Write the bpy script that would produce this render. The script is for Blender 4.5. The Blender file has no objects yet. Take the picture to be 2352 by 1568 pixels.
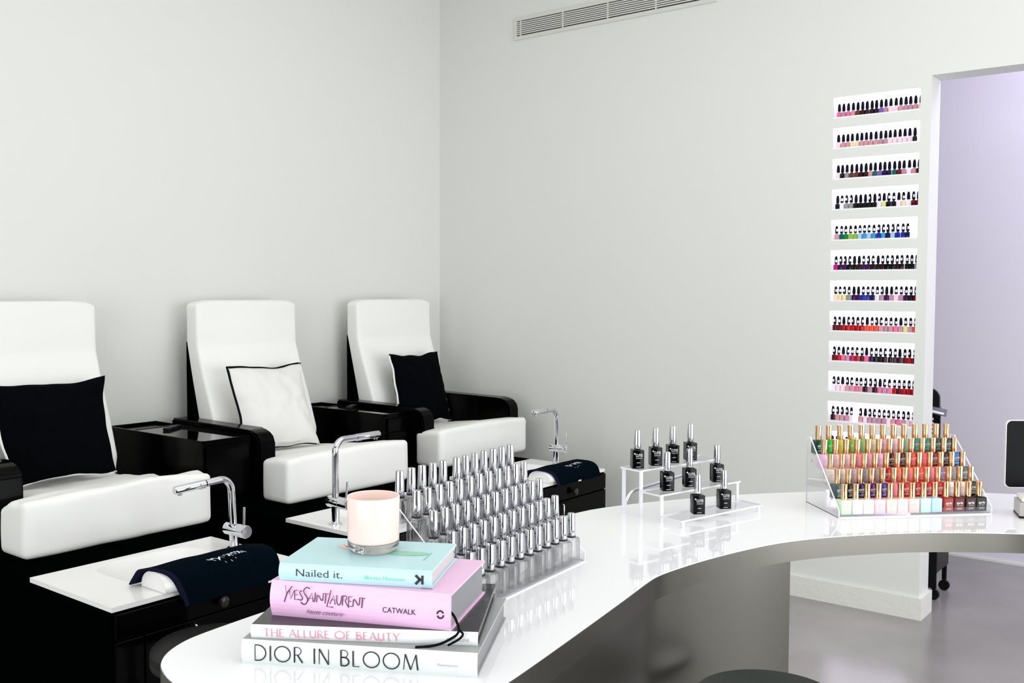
import bpy, bmesh, math, random
from mathutils import Vector, Matrix, noise
random.seed(7)
S = bpy.context.scene
COL = S.collection

# ---------------------------------------------------------------- camera
F_PX, W_PX = 2248.4, 2352
YAW, PIT, ROL = math.radians(37.80), math.radians(2.90), math.radians(0.20)
fw = Vector((math.cos(YAW)*math.cos(PIT), math.sin(YAW)*math.cos(PIT), -math.sin(PIT)))
rt = Vector((math.sin(YAW), -math.cos(YAW), 0)); up = rt.cross(fw)
r2 = math.cos(ROL)*rt + math.sin(ROL)*up; u2 = -math.sin(ROL)*rt + math.cos(ROL)*up
cam = bpy.data.cameras.new('camera'); cam.sensor_width = 36; cam.lens = F_PX*36/W_PX
cam.clip_start = .05; cam.clip_end = 60
co = bpy.data.objects.new('camera', cam); COL.objects.link(co); S.camera = co
M3 = Matrix((r2, u2, -fw)).transposed()
co.matrix_world = Matrix.Translation((0, 0, 1.5)) @ M3.to_4x4()

# ---------------------------------------------------------------- world, exposure, large lights
S.view_settings.view_transform = 'Standard'; S.view_settings.look = 'None'
S.view_settings.gamma = 1; S.view_settings.use_curve_mapping = False
S.view_settings.exposure = -0.06
wd = bpy.data.worlds.new('world'); S.world = wd; wd.use_nodes = True
bg = wd.node_tree.nodes['Background']; bg.inputs[0].default_value = (.93, .97, 1, 1); bg.inputs[1].default_value = .55

def area(name, loc, target, sx, sy, power, col=(1, 1, 1)):
    l = bpy.data.lights.new(name, 'AREA'); l.shape = 'RECTANGLE'; l.size = sx; l.size_y = sy
    l.energy = power; l.color = col
    o = bpy.data.objects.new(name, l); COL.objects.link(o); o.location = loc
    o.rotation_euler = (Vector(target)-Vector(loc)).to_track_quat('-Z', 'Y').to_euler()
    return o
LK = dict(A=32, B=6, C=132, D=76, E=1.05, F=30)
bg.inputs[1].default_value = LK['E']
area('ceiling_fill', (1.6, 1.6, 3.46), (1.6, 1.6, 0), 4.4, 3.6, LK['A'], (1, .995, .97))  # added broad fill under the ceiling, in place of unseen downlights
area('ceiling_fill', (3.2, .6, 3.45), (3.2, .6, 0), 1.2, 1.2, LK['B'], (1, .99, .955))  # smaller added fill towards the right wall, no fixture seen
area('rear_fill', (2.3, -2.38, 1.45), (2.3, 3.0, 1.5), 4.4, 2.5, LK['C'], (.97, .985, 1))  # added soft fill behind the camera; the shopfront is invented
area('rear_fill', (-1.88, .8, 1.5), (2.4, 1.2, 1.6), 3.2, 2.4, LK['D'], (.97, .99, 1))  # added soft fill from the unseen left end, brightens the side faces
area('side_room_lamp', (5.35, .2, 3.2), (5.7, .6, 0), .9, 1.8, LK['F'], (.83, .78, 1))

# ---------------------------------------------------------------- material helpers
def lin(c):
    return tuple((v/12.92 if v <= .04045 else ((v+.055)/1.055)**2.4) for v in (x/255 for x in c))
MATS = {}
def mat(name, rgb, rough=.5, metal=0., spec=.5, coat=0., emit=None, estr=0., bump=None, objcol=False, sheen=0., trans=0., ior=1.45, sss=0.):
    m = bpy.data.materials.new(name); m.use_nodes = True
    nt = m.node_tree; b = nt.nodes['Principled BSDF']
    b.inputs['Base Color'].default_value = (*lin(rgb), 1)
    b.inputs['Roughness'].default_value = rough; b.inputs['Metallic'].default_value = metal
    b.inputs['Specular IOR Level'].default_value = spec; b.inputs['Coat Weight'].default_value = coat
    b.inputs['Coat Roughness'].default_value = .03; b.inputs['IOR'].default_value = ior
    b.inputs['Transmission Weight'].default_value = trans
    if sss: b.inputs['Subsurface Weight'].default_value = sss; b.inputs['Subsurface Radius'].default_value = (.02, .012, .01)
    if emit: b.inputs['Emission Color'].default_value = (*lin(emit), 1); b.inputs['Emission Strength'].default_value = estr
    if objcol:
        oi = nt.nodes.new('ShaderNodeObjectInfo'); nt.links.new(oi.outputs['Color'], b.inputs['Base Color'])
    if bump:
        sc, st = bump
        tc = nt.nodes.new('ShaderNodeTexCoord'); n = nt.nodes.new('ShaderNodeTexNoise'); n.inputs['Scale'].default_value = sc
        n.inputs['Detail'].default_value = 5
        bp = nt.nodes.new('ShaderNodeBump'); bp.inputs['Strength'].default_value = st; bp.inputs['Distance'].default_value = .01
        nt.links.new(tc.outputs['Object'], n.inputs['Vector']); nt.links.new(n.outputs['Fac'], bp.inputs['Height']); nt.links.new(bp.outputs['Normal'], b.inputs['Normal'])
    MATS[name] = m
    return m
def clearmat(name, rgb, gloss, glass=0., ior=1.45):
    m = bpy.data.materials.new(name); m.use_nodes = True; nt = m.node_tree
    nt.nodes.remove(nt.nodes['Principled BSDF']); out = nt.nodes['Material Output']
    t = nt.nodes.new('ShaderNodeBsdfTransparent'); t.inputs[0].default_value = (*lin(rgb), 1)
    g = nt.nodes.new('ShaderNodeBsdfGlossy'); g.inputs['Roughness'].default_value = .02
    lw = nt.nodes.new('ShaderNodeLayerWeight'); lw.inputs[0].default_value = .5
    pw = nt.nodes.new('ShaderNodeMath'); pw.operation = 'POWER'; pw.inputs[1].default_value = 4.
    mul = nt.nodes.new('ShaderNodeMath'); mul.operation = 'MULTIPLY_ADD'; mul.inputs[1].default_value = .55*gloss; mul.inputs[2].default_value = .035*gloss
    nt.links.new(lw.outputs['Facing'], pw.inputs[0]); nt.links.new(pw.outputs[0], mul.inputs[0])
    mx = nt.nodes.new('ShaderNodeMixShader'); nt.links.new(mul.outputs[0], mx.inputs[0])
    nt.links.new(g.outputs[0], mx.inputs[2])
    if glass:
        gl = nt.nodes.new('ShaderNodeBsdfGlass'); gl.inputs['IOR'].default_value = ior; gl.inputs['Roughness'].default_value = 0
        m2 = nt.nodes.new('ShaderNodeMixShader'); m2.inputs[0].default_value = glass
        nt.links.new(t.outputs[0], m2.inputs[1]); nt.links.new(gl.outputs[0], m2.inputs[2]); nt.links.new(m2.outputs[0], mx.inputs[1])
    else:
        nt.links.new(t.outputs[0], mx.inputs[1])
    nt.links.new(mx.outputs[0], out.inputs[0]); MATS[name] = m
    return m

WALL = mat('wall_paint', (225, 226, 222), .55, spec=.3, bump=(3, .05))
CEIL = mat('ceiling_paint', (240, 240, 236), .7)
WALL2 = mat('side_room_paint', (226, 222, 232), .6)
PLINTH = mat('plinth_paint', (228, 228, 222), .6, bump=(40, .2))
BLACK = mat('black_lacquer', (3, 3, 3), .14, spec=.07)
BLACKM = mat('black_matt', (2, 3, 3), .6, spec=0.)
TRAYB = mat('black_glass', (5, 5, 5), .03, spec=.9, ior=1.7)
LEATHER = mat('white_leather', (244, 244, 241), .55, spec=.25, bump=(9, .10))
LINEN = mat('white_linen', (232, 231, 228), .8, spec=.1, bump=(14, .22))
NAVYL = mat('black_linen', (4, 6, 9), .95, spec=.03, bump=(14, .2))
PIPEB = mat('black_piping', (8, 10, 12), .8, spec=.1)
PIPEW = mat('white_piping', (238, 238, 234), .7)
TOWEL = mat('navy_towel', (3, 12, 20), .95, spec=.02, bump=(60, .35))
TOWELH = mat('navy_towel_hem', (24, 26, 44), .95, spec=.02)
THREAD = mat('white_thread', (225, 232, 240), .7)
CERAM = mat('white_solid_surface', (244, 243, 242), .18, spec=.5)
CHROME = mat('chrome', (218, 218, 223), .04, metal=1)
BKNOB = mat('dark_knob', (30, 22, 20), .15, spec=.5)
SATIN = mat('satin_silver', (215, 216, 220), .22, metal=1)
COUNTER = mat('white_gloss_counter', (242, 242, 245), .05, spec=.62, coat=.3)
STEEL = mat('brushed_steel', (116, 114, 108), .30, metal=1, bump=(2, .02))
SILVER = mat('silver_cap', (204, 205, 209), .08, metal=1)
GOLD = mat('gold_cap', (230, 186, 142), .13, metal=1)
SEAL = mat('dark_neck_ring', (14, 8, 10), .4)
CLEARG = clearmat('clear_bottle_glass', (253, 253, 254), 1.0, .55)
ACRYL = clearmat('clear_acrylic', (253, 253, 254), .7)
ACRYE = mat('acrylic_edge', (236, 236, 242), .15, spec=.6)
CLABEL = mat('white_print', (235, 235, 235), .5)
GPRINT = mat('grey_print', (176, 178, 176), .5); PALEPRINT = mat('pale_print', (214, 210, 208), .5)
BLKGLASS = mat('black_gloss_bottle', (3, 4, 5), .09, spec=.2)
POLISH = mat('polish_glass', (200, 200, 200), .12, spec=.3, objcol=True)
NAVCAP = mat('dark_cap', (7, 6, 34), .4, spec=.12)
STICK = mat('white_sticker', (232, 230, 240), .6)
LEDM = mat('lit_back_panel', (250, 248, 255), .5, emit=(243, 238, 255), estr=3.2)
NICHE = mat('niche_white', (246, 244, 252), .4)
FLOOR = mat('polished_concrete', (150, 146, 144), .22, spec=.5)
nt = FLOOR.node_tree; b = nt.nodes['Principled BSDF']
tc = nt.nodes.new('ShaderNodeTexCoord'); n1 = nt.nodes.new('ShaderNodeTexNoise'); n1.inputs['Scale'].default_value = 1.6; n1.inputs['Detail'].default_value = 6
cr = nt.nodes.new('ShaderNodeValToRGB'); cr.color_ramp.elements[0].position = .35; cr.color_ramp.elements[1].position = .7
cr.color_ramp.elements[0].color = (*lin((138, 134, 132)), 1); cr.color_ramp.elements[1].color = (*lin((158, 154, 152)), 1)
nt.links.new(tc.outputs['Object'], n1.inputs['Vector']); nt.links.new(n1.outputs['Fac'], cr.inputs['Fac']); nt.links.new(cr.outputs['Color'], b.inputs['Base Color'])
VENT = mat('vent_paint', (214, 214, 208), .5)
VENTD = mat('vent_dark', (14, 15, 16), .8)
PLASTIC = mat('black_plastic', (10, 10, 12), .4, spec=.3)
GREYP = mat('grey_plastic', (96, 98, 108), .4)

# ---------------------------------------------------------------- object helpers
def tag(o, label=None, cat=None, group=None, kind=None):
    if label: o['label'] = label
    if cat: o['category'] = cat
    if group: o['group'] = group
    if kind: o['kind'] = kind
    return o
def thing(name, label, cat, loc=(0, 0, 0), rotz=0, group=None):
    o = bpy.data.objects.new(name, None); o.empty_display_size = .05; COL.objects.link(o)
    o.location = loc; o.rotation_euler = (0, 0, rotz)
    return tag(o, label, cat, group)
def obj(name, bm, mats, parent=None, smooth=False, label=None, loc=None):
    me = bpy.data.meshes.new(name)
    bmesh.ops.recalc_face_normals(bm, faces=bm.faces[:])
    bm.to_mesh(me); bm.free()
    for m in (mats if isinstance(mats, (list, tuple)) else [mats]): me.materials.append(m)
    if smooth:
        for p in me.polygons: p.use_smooth = True
        try: me.set_sharp_from_angle(angle=math.radians(40))
        except Exception: pass
    o = bpy.data.objects.new(name, me); COL.objects.link(o)
    if parent: o.parent = parent
    if label: o['label'] = label
    if loc: o.location = loc
    return o
def box(bm, x0, x1, y0, y1, z0, z1, mi=0, bev=0):
    vs = [bm.verts.new(p) for p in ((x0, y0, z0), (x1, y0, z0), (x1, y1, z0), (x0, y1, z0), (x0, y0, z1), (x1, y0, z1), (x1, y1, z1), (x0, y1, z1))]
    fs = [bm.faces.new([vs[i] for i in q]) for q in ((3, 2, 1, 0), (4, 5, 6, 7), (0, 1, 5, 4), (1, 2, 6, 5), (2, 3, 7, 6), (3, 0, 4, 7))]
    for f in fs: f.material_index = mi
    if bev:
        es = list({e for f in fs for e in f.edges})
        r = bmesh.ops.bevel(bm, geom=es, offset=bev, segments=2, affect='EDGES', profile=.6)
        for f in r['faces']: f.material_index = mi
    return bm
def BM(): return bmesh.new()
def rbox(bm, x0, x1, y0, y1, z0, z1, r, cuts=10, fn=None, mi=0):
    b = bmesh.new(); bmesh.ops.create_cube(b, size=2)
    bmesh.ops.subdivide_edges(b, edges=b.edges[:], cuts=cuts, use_grid_fill=True)
    c = Vector(((x0+x1)/2, (y0+y1)/2, (z0+z1)/2)); h = Vector(((x1-x0)/2, (y1-y0)/2, (z1-z0)/2))
    mp = {}
    for v in b.verts:
        p = Vector([math.copysign(1-(1-abs(a))**1.5 if abs(a) < 1 else 1, a)*hh for a, hh in zip(v.co, h)])
        q = Vector([max(-(hh-r), min(hh-r, a)) for a, hh in zip(p, h)]); d = p-q
        if d.length > 1e-9: p = q+d.normalized()*r
        p += c
        if fn: p = fn(p)
        mp[v] = bm.verts.new(p)
    for f in b.faces:
        nf = bm.faces.new([mp[v] for v in f.verts]); nf.material_index = mi; nf.smooth = True
    b.free(); return bm
def lathe(bm, prof, seg=24, c=(0, 0, 0), mi=0, axis=None):
    c = Vector(c); rings = []
    for r, z in prof:
        ring = []
        for k in range(seg):
            a = 2*math.pi*k/seg; p = Vector((r*math.cos(a), r*math.sin(a), z))
            if axis: p = axis @ p
            ring.append(bm.verts.new(c+p))
        rings.append(ring)
    for a, b in zip(rings, rings[1:]):
        for k in range(seg):
            f = bm.faces.new((a[k], a[(k+1) % seg], b[(k+1) % seg], b[k])); f.material_index = mi; f.smooth = True
    for ring, rev in ((rings[0], 1), (rings[-1], 0)):
        if prof[0 if rev else -1][0] > 1e-6:
            f = bm.faces.new(ring[::-1] if rev else ring); f.material_index = mi
    return bm
def tube(bm, pts, r, seg=12, closed=False, mi=0):
    pts = [Vector(p) for p in pts]; n = len(pts); rings = []; prev = None
    for i, p in enumerate(pts):
        a = pts[(i-1) % n] if (closed or i > 0) else p; b = pts[(i+1) % n] if (closed or i < n-1) else p
        t = (b-a).normalized()
        if prev is None:
            x = t.orthogonal().normalized()
        else:
            x = (prev - t*prev.dot(t)).normalized()
        prev = x; y = t.cross(x); rr = r[i] if isinstance(r, (list, tuple)) else r
        rings.append([bm.verts.new(p+x*rr*math.cos(2*math.pi*k/seg)+y*rr*math.sin(2*math.pi*k/seg)) for k in range(seg)])
    m = n if closed else n-1
    for i in range(m):
        a, b = rings[i], rings[(i+1) % n]
        for k in range(seg):
            f = bm.faces.new((a[k], a[(k+1) % seg], b[(k+1) % seg], b[k])); f.material_index = mi; f.smooth = True
    if not closed:
        for q in (rings[0][::-1], rings[-1]): bm.faces.new(q).material_index = mi
    return bm
def prism(bm, poly, z0, z1, mi=0, top=None):
    a = [bm.verts.new((x, y, z0)) for x, y in poly]; b = [bm.verts.new((x, y, z1)) for x, y in poly]
    n = len(poly)
    bm.faces.new(a[::-1]).material_index = mi; bm.faces.new(b).material_index = mi if top is None else top
    for i in range(n): bm.faces.new((a[i], a[(i+1) % n], b[(i+1) % n], b[i])).material_index = mi
    return bm
def chaikin(P, closed=True, it=2):
    for _ in range(it):
        Q = []; n = len(P); m = n if closed else n-1
        if not closed: Q.append(P[0])
        for i in range(m):
            a, b = Vector(P[i]), Vector(P[(i+1) % n]); Q += [a*.75+b*.25, a*.25+b*.75]
        if not closed: Q.append(P[-1])
        P = Q
    return [tuple(p) for p in P]
def arc3(c, a, b, n=8):      # quarter bend from corner c: start c+a, end c+b
    c, a, b = Vector(c), Vector(a), Vector(b)
    return [c+a*(1-math.sin(t))+b*(1-math.cos(t)) for t in [math.pi/2*i/n for i in range(n+1)]]

# text laid on a plane: origin o, x direction ux, y direction uy; returns width
def text(bm, s, o, ux, uy, size, mi, width=None, off=0., shear=0., align='LEFT', space=1., lift=.0004):
    cu = bpy.data.curves.new('t', 'FONT'); cu.body = s; cu.size = 1; cu.offset = off; cu.shear = shear; cu.resolution_u = 3; cu.space_character = space
    to = bpy.data.objects.new('t', cu); COL.objects.link(to)
    dg = bpy.context.evaluated_depsgraph_get(); me = bpy.data.meshes.new_from_object(to.evaluated_get(dg))
    xs = [v.co.x for v in me.vertices]; w0 = max(xs)-min(xs); x0 = min(xs)
    sx = size if width is None else width/w0
    o, ux, uy = Vector(o), Vector(ux).normalized(), Vector(uy).normalized(); nz = ux.cross(uy)
    sh = {'LEFT': 0, 'CENTER': -w0/2, 'RIGHT': -w0}[align]
    vs = [bm.verts.new(o+ux*(v.co.x-x0+sh)*sx+uy*v.co.y*size+nz*lift) for v in me.vertices]
    for p in me.polygons:
        try: bm.faces.new([vs[i] for i in p.vertices]).material_index = mi
        except ValueError: pass
    bpy.data.objects.remove(to); bpy.data.curves.remove(cu); bpy.data.meshes.remove(me)
# stroked capitals on a 1-high grid: (x,y) polylines with stroke widths
def arcp(cx, cy, rx, ry, a0, a1, n=14): return [(cx+rx*math.cos(math.radians(a0+(a1-a0)*i/n)), cy+ry*math.sin(math.radians(a0+(a1-a0)*i/n))) for i in range(n+1)]
def S_(h=.5, w=.19, cx=.22): return arcp(cx, .75, w, .24, 30, 270, 12)+arcp(cx, .27, w*1.1, .26, 90, -150, 12)
K, T_ = 1.0, .55      # thick and thin
GL = {
 'A': (.62, [([(0, 0), (.31, 1)], T_), ([(.31, 1), (.62, 0)], K), ([(.13, .35), (.5, .35)], T_)]),
 'B': (.5, [([(.05, 0), (.05, 1)], K), ([(.05, 1), (.2, 1)]+arcp(.2, .77, .22, .23, 90, -90)+[(.05, .54)], T_), ([(.05, .54), (.22, .54)]+arcp(.22, .27, .26, .27, 90, -90)+[(.05, 0)], K)]),
 'D': (.7, [([(.05, 0), (.05, 1)], T_), ([(.05, 1), (.2, 1)]+arcp(.2, .5, .46, .5, 90, -90, 20)+[(.05, 0)], K*.8)]),
 'E': (.44, [([(.05, 0), (.05, 1)], K), ([(.05, 1), (.4, 1)], T_), ([(.05, .53), (.36, .53)], T_), ([(.05, 0), (.42, 0)], T_)]),
 'F': (.42, [([(.05, 0), (.05, 1)], K), ([(.05, 1), (.4, 1)], T_), ([(.05, .53), (.36, .53)], T_)]),
 'H': (.62, [([(.05, 0), (.05, 1)], K), ([(.57, 0), (.57, 1)], K), ([(.05, .52), (.57, .52)], T_)]),
 'I': (.1, [([(.05, 0), (.05, 1)], K)]),
 'L': (.42, [([(.05, 0), (.05, 1)], K), ([(.05, 0), (.4, 0)], T_)]),
 'M': (.82, [([(.03, 0), (.12, 1)], T_), ([(.12, 1), (.42, .02)], K), ([(.42, .02), (.7, 1)], T_), ([(.7, 1), (.8, 0)], K)]),
 'N': (.62, [([(.05, 0), (.05, 1)], T_), ([(.05, 1), (.57, 0)], K), ([(.57, 0), (.57, 1)], T_)]),
 'O': (.92, [(arcp(.46, .5, .44, .5, 0, 360, 32), K*.8)]),
 'R': (.52, [([(.05, 0), (.05, 1)], K), ([(.05, 1), (.2, 1)]+arcp(.2, .75, .22, .25, 90, -90)+[(.05, .5)], T_), ([(.22, .5), (.5, 0)], K)]),
 'S': (.46, [(S_(), K)]),
 'T': (.54, [([(.27, 0), (.27, 1)], K), ([(0, 1), (.54, 1)], T_)]),
 'U': (.58, [([(.05, 1), (.05, .28)]+arcp(.29, .26, .24, .26, 180, 360)[1:]+[(.53, 1)], K)]),
 'V': (.58, [([(0, 1), (.29, 0)], K), ([(.29, 0), (.58, 1)], T_)]),
 'Y': (.58, [([(0, 1), (.28, .48)], K), ([(.58, 1), (.28, .48)], T_), ([(.28, .48), (.28, 0)], K)]),
}
def stroke(bm, pts, w, o, ux, uy, nz, mi, lift=.0004):
    P = [Vector((p[0], p[1])) for p in pts]; n = len(P); L = []; R = []
    for i in range(n):
        a = P[max(i-1, 0)]; b = P[min(i+1, n-1)]
        t = (b-a); t = t.normalized() if t.length > 1e-9 else Vector((1, 0)); nn = Vector((-t.y, t.x))*w/2
        for Q, s in ((L, 1), (R, -1)):
            q = P[i]+nn*s; Q.append(bm.verts.new(o+ux*q.x+uy*q.y+nz*lift))
    for i in range(n-1):
        bm.faces.new((L[i], L[i+1], R[i+1], R[i])).material_index = mi
def letters(bm, s, o, ux, uy, h, width, mi, wt=.06, gap=.16, space=.42, serif=0., lift=.0004):
    o, ux, uy = Vector(o), Vector(ux).normalized(), Vector(uy).normalized(); nz = ux.cross(uy)
    tot = sum((GL[c][0]+gap) if c != ' ' else space for c in s)-gap
    sx = width/(tot*h); x = 0
    for c in s:
        if c == ' ': x += space; continue
        w, st = GL[c]
        for pts, k in st:
            stroke(bm, [((p[0]+x)*h*sx, p[1]*h) for p in pts], wt*k*h, o, ux, uy, nz, mi, lift)
            if serif and len(pts) == 2:
                for p in pts:
                    if p[1] in (0, 1) and abs(pts[0][1]-pts[1][1]) > .5:
                        y = p[1]*h*(1 if p[1] == 0 else 1); stroke(bm, [((p[0]+x)*h*sx-serif*h, y), ((p[0]+x)*h*sx+serif*h, y)], wt*.5*h, o, ux, uy, nz, mi, lift)
        x += w+gap

# ================================================================ SETTING
XW, YW = 4.656, 4.196          # right wall plane, left wall plane
bm = BM(); box(bm, -2.6, 8, -3.8, YW, -.06, 0); tag(obj('floor', bm, FLOOR), kind='structure')
bm = BM(); box(bm, -2.6, 8, -3.8, YW, 3.5, 3.56); tag(obj('ceiling', bm, CEIL), kind='structure')
bm = BM(); box(bm, -2.6, XW+.15, YW, YW+.1, -.06, 3.56); tag(obj('wall_left', bm, WALL), kind='structure')
NY0, NY1 = 1.284, 1.680        # lit niche column between these
ZB = [2.328-.1447*i for i in range(15)]; NH = .100
PZ0, PZ1 = ZB[-1]-.05, 2.485
WE = 1.238                     # end of the wall at the passage
bm = BM()
box(bm, XW, XW+.15, NY1+.03, YW, 0, 3.5)                # solid stretch to the corner
box(bm, XW, XW+.15, WE, NY1+.03, PZ1, 3.5)              # over the niche column
box(bm, XW, XW+.15, WE, NY1+.03, 0, PZ0)                # under it
box(bm, XW+.105, XW+.15, WE, NY1+.03, PZ0, PZ1)         # behind it
box(bm, XW, XW+.105, WE, WE+.012, PZ0, PZ1)             # the end cheek
box(bm, XW, XW+.15, -3.8, WE, 2.475, 3.5)               # lintel over the passage
box(bm, XW, XW+.15, -3.8, -.9, 0, 2.475)                # wall past the passage
tag(obj('wall_right', bm, WALL), kind='structure')
bm = BM(); prism(bm, [(XW-.015, YW), (XW-.015, WE-.015), (XW+.165, WE-.015), (XW+.165, YW), (XW+.1505, YW), (XW+.1505, WE-.0005), (XW-.0005, WE-.0005), (XW-.0005, YW)], 0, .102)
tag(obj('baseboard_right', bm, PLINTH), kind='structure')
DARKW = mat('reflection_grey', (104, 104, 104), .6)  # grey picked to darken reflections in the caps and steel
bm = BM(); box(bm, -2.1, 6.05, -2.6, -2.5, 0, .12); box(bm, -2.1, .1, -2.6, -2.5, .12, 3.5); box(bm, 4.5, 6.05, -2.6, -2.5, .12, 3.5); box(bm, .1, 4.5, -2.6, -2.5, 2.8, 3.5); box(bm, 2.25, 2.35, -2.6, -2.5, .12, 2.8)
tag(obj('added_wall_back', bm, DARKW), kind='structure')  # unseen wall with openings, added so metal mirrors dark and bright bands
bm = BM(); box(bm, -2.1, -2.0, -2.6, YW, 0, .2); box(bm, -2.1, -2.0, -2.6, -.7, .2, 3.5); box(bm, -2.1, -2.0, 2.7, YW, .2, 3.5); box(bm, -2.1, -2.0, -.7, 2.7, 2.8, 3.5)
tag(obj('added_wall_end', bm, DARKW), kind='structure')  # second unseen wall, added for the same contrast in reflections
bm = BM(); box(bm, 5.945, 6.05, -3.8, YW, 0, 3.5); tag(obj('wall_far', bm, WALL2), kind='structure')
bm = BM(); box(bm, 5.93, 5.945, -3.8, YW, 0, .012); tag(obj('baseboard_far', bm, PLINTH), kind='structure')

# ---- air vent high on the right wall
v = thing('air_vent', 'long slatted metal air vent set high in the right wall', 'vent', (XW, 2.94, 3.03))
Y0, Y1 = 2.293-2.94, 3.60-2.94; Z0, Z1 = -.046, .085
bm = BM(); box(bm, -.008, 0, Y0, Y1, Z0, Z0+.022); box(bm, -.008, 0, Y0, Y1, Z1-.022, Z1); box(bm, -.008, 0, Y0, Y0+.022, Z0+.022, Z1-.022); box(bm, -.008, 0, Y1-.022, Y1, Z0+.022, Z1-.022)
obj('frame', bm, VENT, v)
bm = BM(); box(bm, -.003, -.0005, Y0+.02, Y1-.02, Z0+.02, Z1-.02); obj('dark_backing', bm, VENTD, v)
for i in range(7):
    z = Z0+.026+(Z1-Z0-.052)*(i+.5)/7
    bm = BM(); box(bm, -.010, -.0035, Y0+.022, Y1-.022, z-.0032, z+.0032); obj('slat', bm, VENT, v)
for k in range(5):
    y = Y0+.05+k*(Y1-Y0-.1)/4
    bm = BM(); box(bm, -.0085, -.003, y-.004, y+.004, Z0+.02, Z1-.02); obj('mullion', bm, VENT, v)

# ---- built-in lit niche column
ns = thing('niche_shelf', 'tall built-in column of lit white niches holding nail polish by the passage', 'shelf', (XW, (NY0+NY1)/2, PZ0))
bm = BM(); dy = (NY0+NY1)/2
zs = [PZ1]
ya, yb = WE+.012-dy, NY1+.03-dy
prev = PZ1
for zb in ZB:
    box(bm, .0, .012, ya, yb, zb+NH-PZ0, prev-PZ0); prev = zb
box(bm, 0, .012, ya, yb, 0, prev-PZ0)
for zb in ZB:
    box(bm, 0, .012, ya, NY0-dy, zb-PZ0, zb+NH-PZ0); box(bm, 0, .012, NY1-dy, yb, zb-PZ0, zb+NH-PZ0)
obj('face_panel', bm, WALL, ns)
for zb in ZB:
    z = zb-PZ0; a, c = NY0-dy, NY1-dy
    bm = BM()
    box(bm, .012, .085, a-.008, a, z-.008, z+NH+.008); box(bm, .012, .085, c, c+.008, z-.008, z+NH+.008)
    box(bm, .012, .085, a, c, z-.008, z+.006); box(bm, .012, .085, a, c, z+NH, z+NH+.008)
    box(bm, .001, .005, a, c, z, z+.006)
    nb = obj('niche', bm, NICHE, ns)
    bm = BM(); box(bm, .085, .09, a, c, z, z+NH); obj('light_panel', bm, LEDM, nb)

# ================================================================ POLISH BOTTLES IN THE NICHES
ORD = ['first', 'second', 'third', 'fourth', 'fifth', 'sixth', 'seventh', 'eighth', 'ninth', 'tenth', 'eleventh', 'twelfth', 'thirteenth', 'fourteenth', 'fifteenth', 'sixteenth', 'seventeenth', 'eighteenth']
def rsq(bm, w, d, z0, z1, r=.004, mi=0, seg=4, taper=1., topround=0.):
    def ring(s, z):
        P = []
        for cx_, cy_, a0 in ((w/2-r, d/2-r, 0), (-w/2+r, d/2-r, 90), (-w/2+r, -d/2+r, 180), (w/2-r, -d/2+r, 270)):
            for k in range(seg+1):
                a = math.radians(a0+90*k/seg); P.append(bm.verts.new(((cx_+r*math.cos(a))*s, (cy_+r*math.sin(a))*s, z)))
        return P
    prof = [(1., z0)]+([(taper, z1)] if not topround else [(taper, z1-topround), (taper*.93, z1-topround*.3), (taper*.8, z1)])
    R = [ring(s, z) for s, z in prof]
    for a, b in zip(R, R[1:]):
        for i in range(len(a)):
            f = bm.faces.new((a[i], a[(i+1) % len(a)], b[(i+1) % len(a)], b[i])); f.material_index = mi; f.smooth = True
    bm.faces.new(R[0][::-1]).material_index = mi; bm.faces.new(R[-1]).material_index = mi
CAPP = [(.0076, .0), (.0079, .004), (.0077, .014), (.0069, .025), (.0056, .032), (.0036, .0355), (0.0001, .0365)]
bm = BM(); lathe(bm, CAPP, 14); cap_plain = bpy.data.meshes.new('cap'); o_ = obj('cap', bm, NAVCAP); cap_plain = o_.data; bpy.data.objects.remove(o_)
def cap_sticker(zlo, zhi, a0, a1):
    bm = BM(); lathe(bm, CAPP, 14)
    rings = []
    for z in (zlo, (zlo+zhi)/2, zhi):
        r = .0080 if z < .02 else .0077
        rings.append([bm.verts.new((r*math.cos(math.radians(a)), r*math.sin(math.radians(a)), z)) for a in [a0+(a1-a0)*k/8 for k in range(9)]])
    for p, q in zip(rings, rings[1:]):
        for k in range(8): bm.faces.new((p[k], p[k+1], q[k+1], q[k])).material_index = 1
    o = obj('cap', bm, [NAVCAP, STICK]); me = o.data; bpy.data.objects.remove(o); return me
# niche bottles face -X (towards the room)
caps_st = [cap_sticker(.008, .021, 150, 235), cap_sticker(.009, .022, 175, 260), cap_sticker(.006, .018, 165, 245), cap_sticker(.010, .022, 130, 205)]
bm = BM(); rsq(bm, .0205, .0205, 0, .0265, .005, topround=.004); lathe(bm, [(.0055, .026), (.0055, .0305)], 10)
o_ = obj('bottle', bm, POLISH, smooth=True); body_me = o_.data; bpy.data.objects.remove(o_)
CN = {'k': ('black', (8, 8, 10)), 'n': ('navy', (14, 14, 60)), 'b': ('blue', (24, 40, 150)), 's': ('sky blue', (60, 150, 205)), 'i': ('pale blue', (170, 200, 225)), 't': ('teal', (10, 95, 85)), 'g': ('green', (20, 130, 50)),
 'l': ('lime green', (140, 185, 70)), 'y': ('pale yellow', (226, 222, 150)), 'e': ('cream', (236, 214, 180)), 'w': ('white', (240, 232, 240)), 'p': ('pale pink', (246, 214, 226)), 'o': ('rose pink', (226, 110, 150)), 'm': ('mauve', (186, 140, 160)),
 'v': ('violet', (120, 90, 180)), 'u': ('dark purple', (58, 10, 70)), 'f': ('fuchsia', (180, 20, 110)), 'r': ('red', (176, 14, 22)), 'd': ('dark red', (96, 6, 18)), 'x': ('maroon', (44, 6, 12)), 'c': ('coral', (228, 90, 70)), 'h': ('dusty pink', (206, 150, 156)), 'a': ('grey', (150, 148, 150)), 'z': ('brown', (96, 50, 34))}
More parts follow.
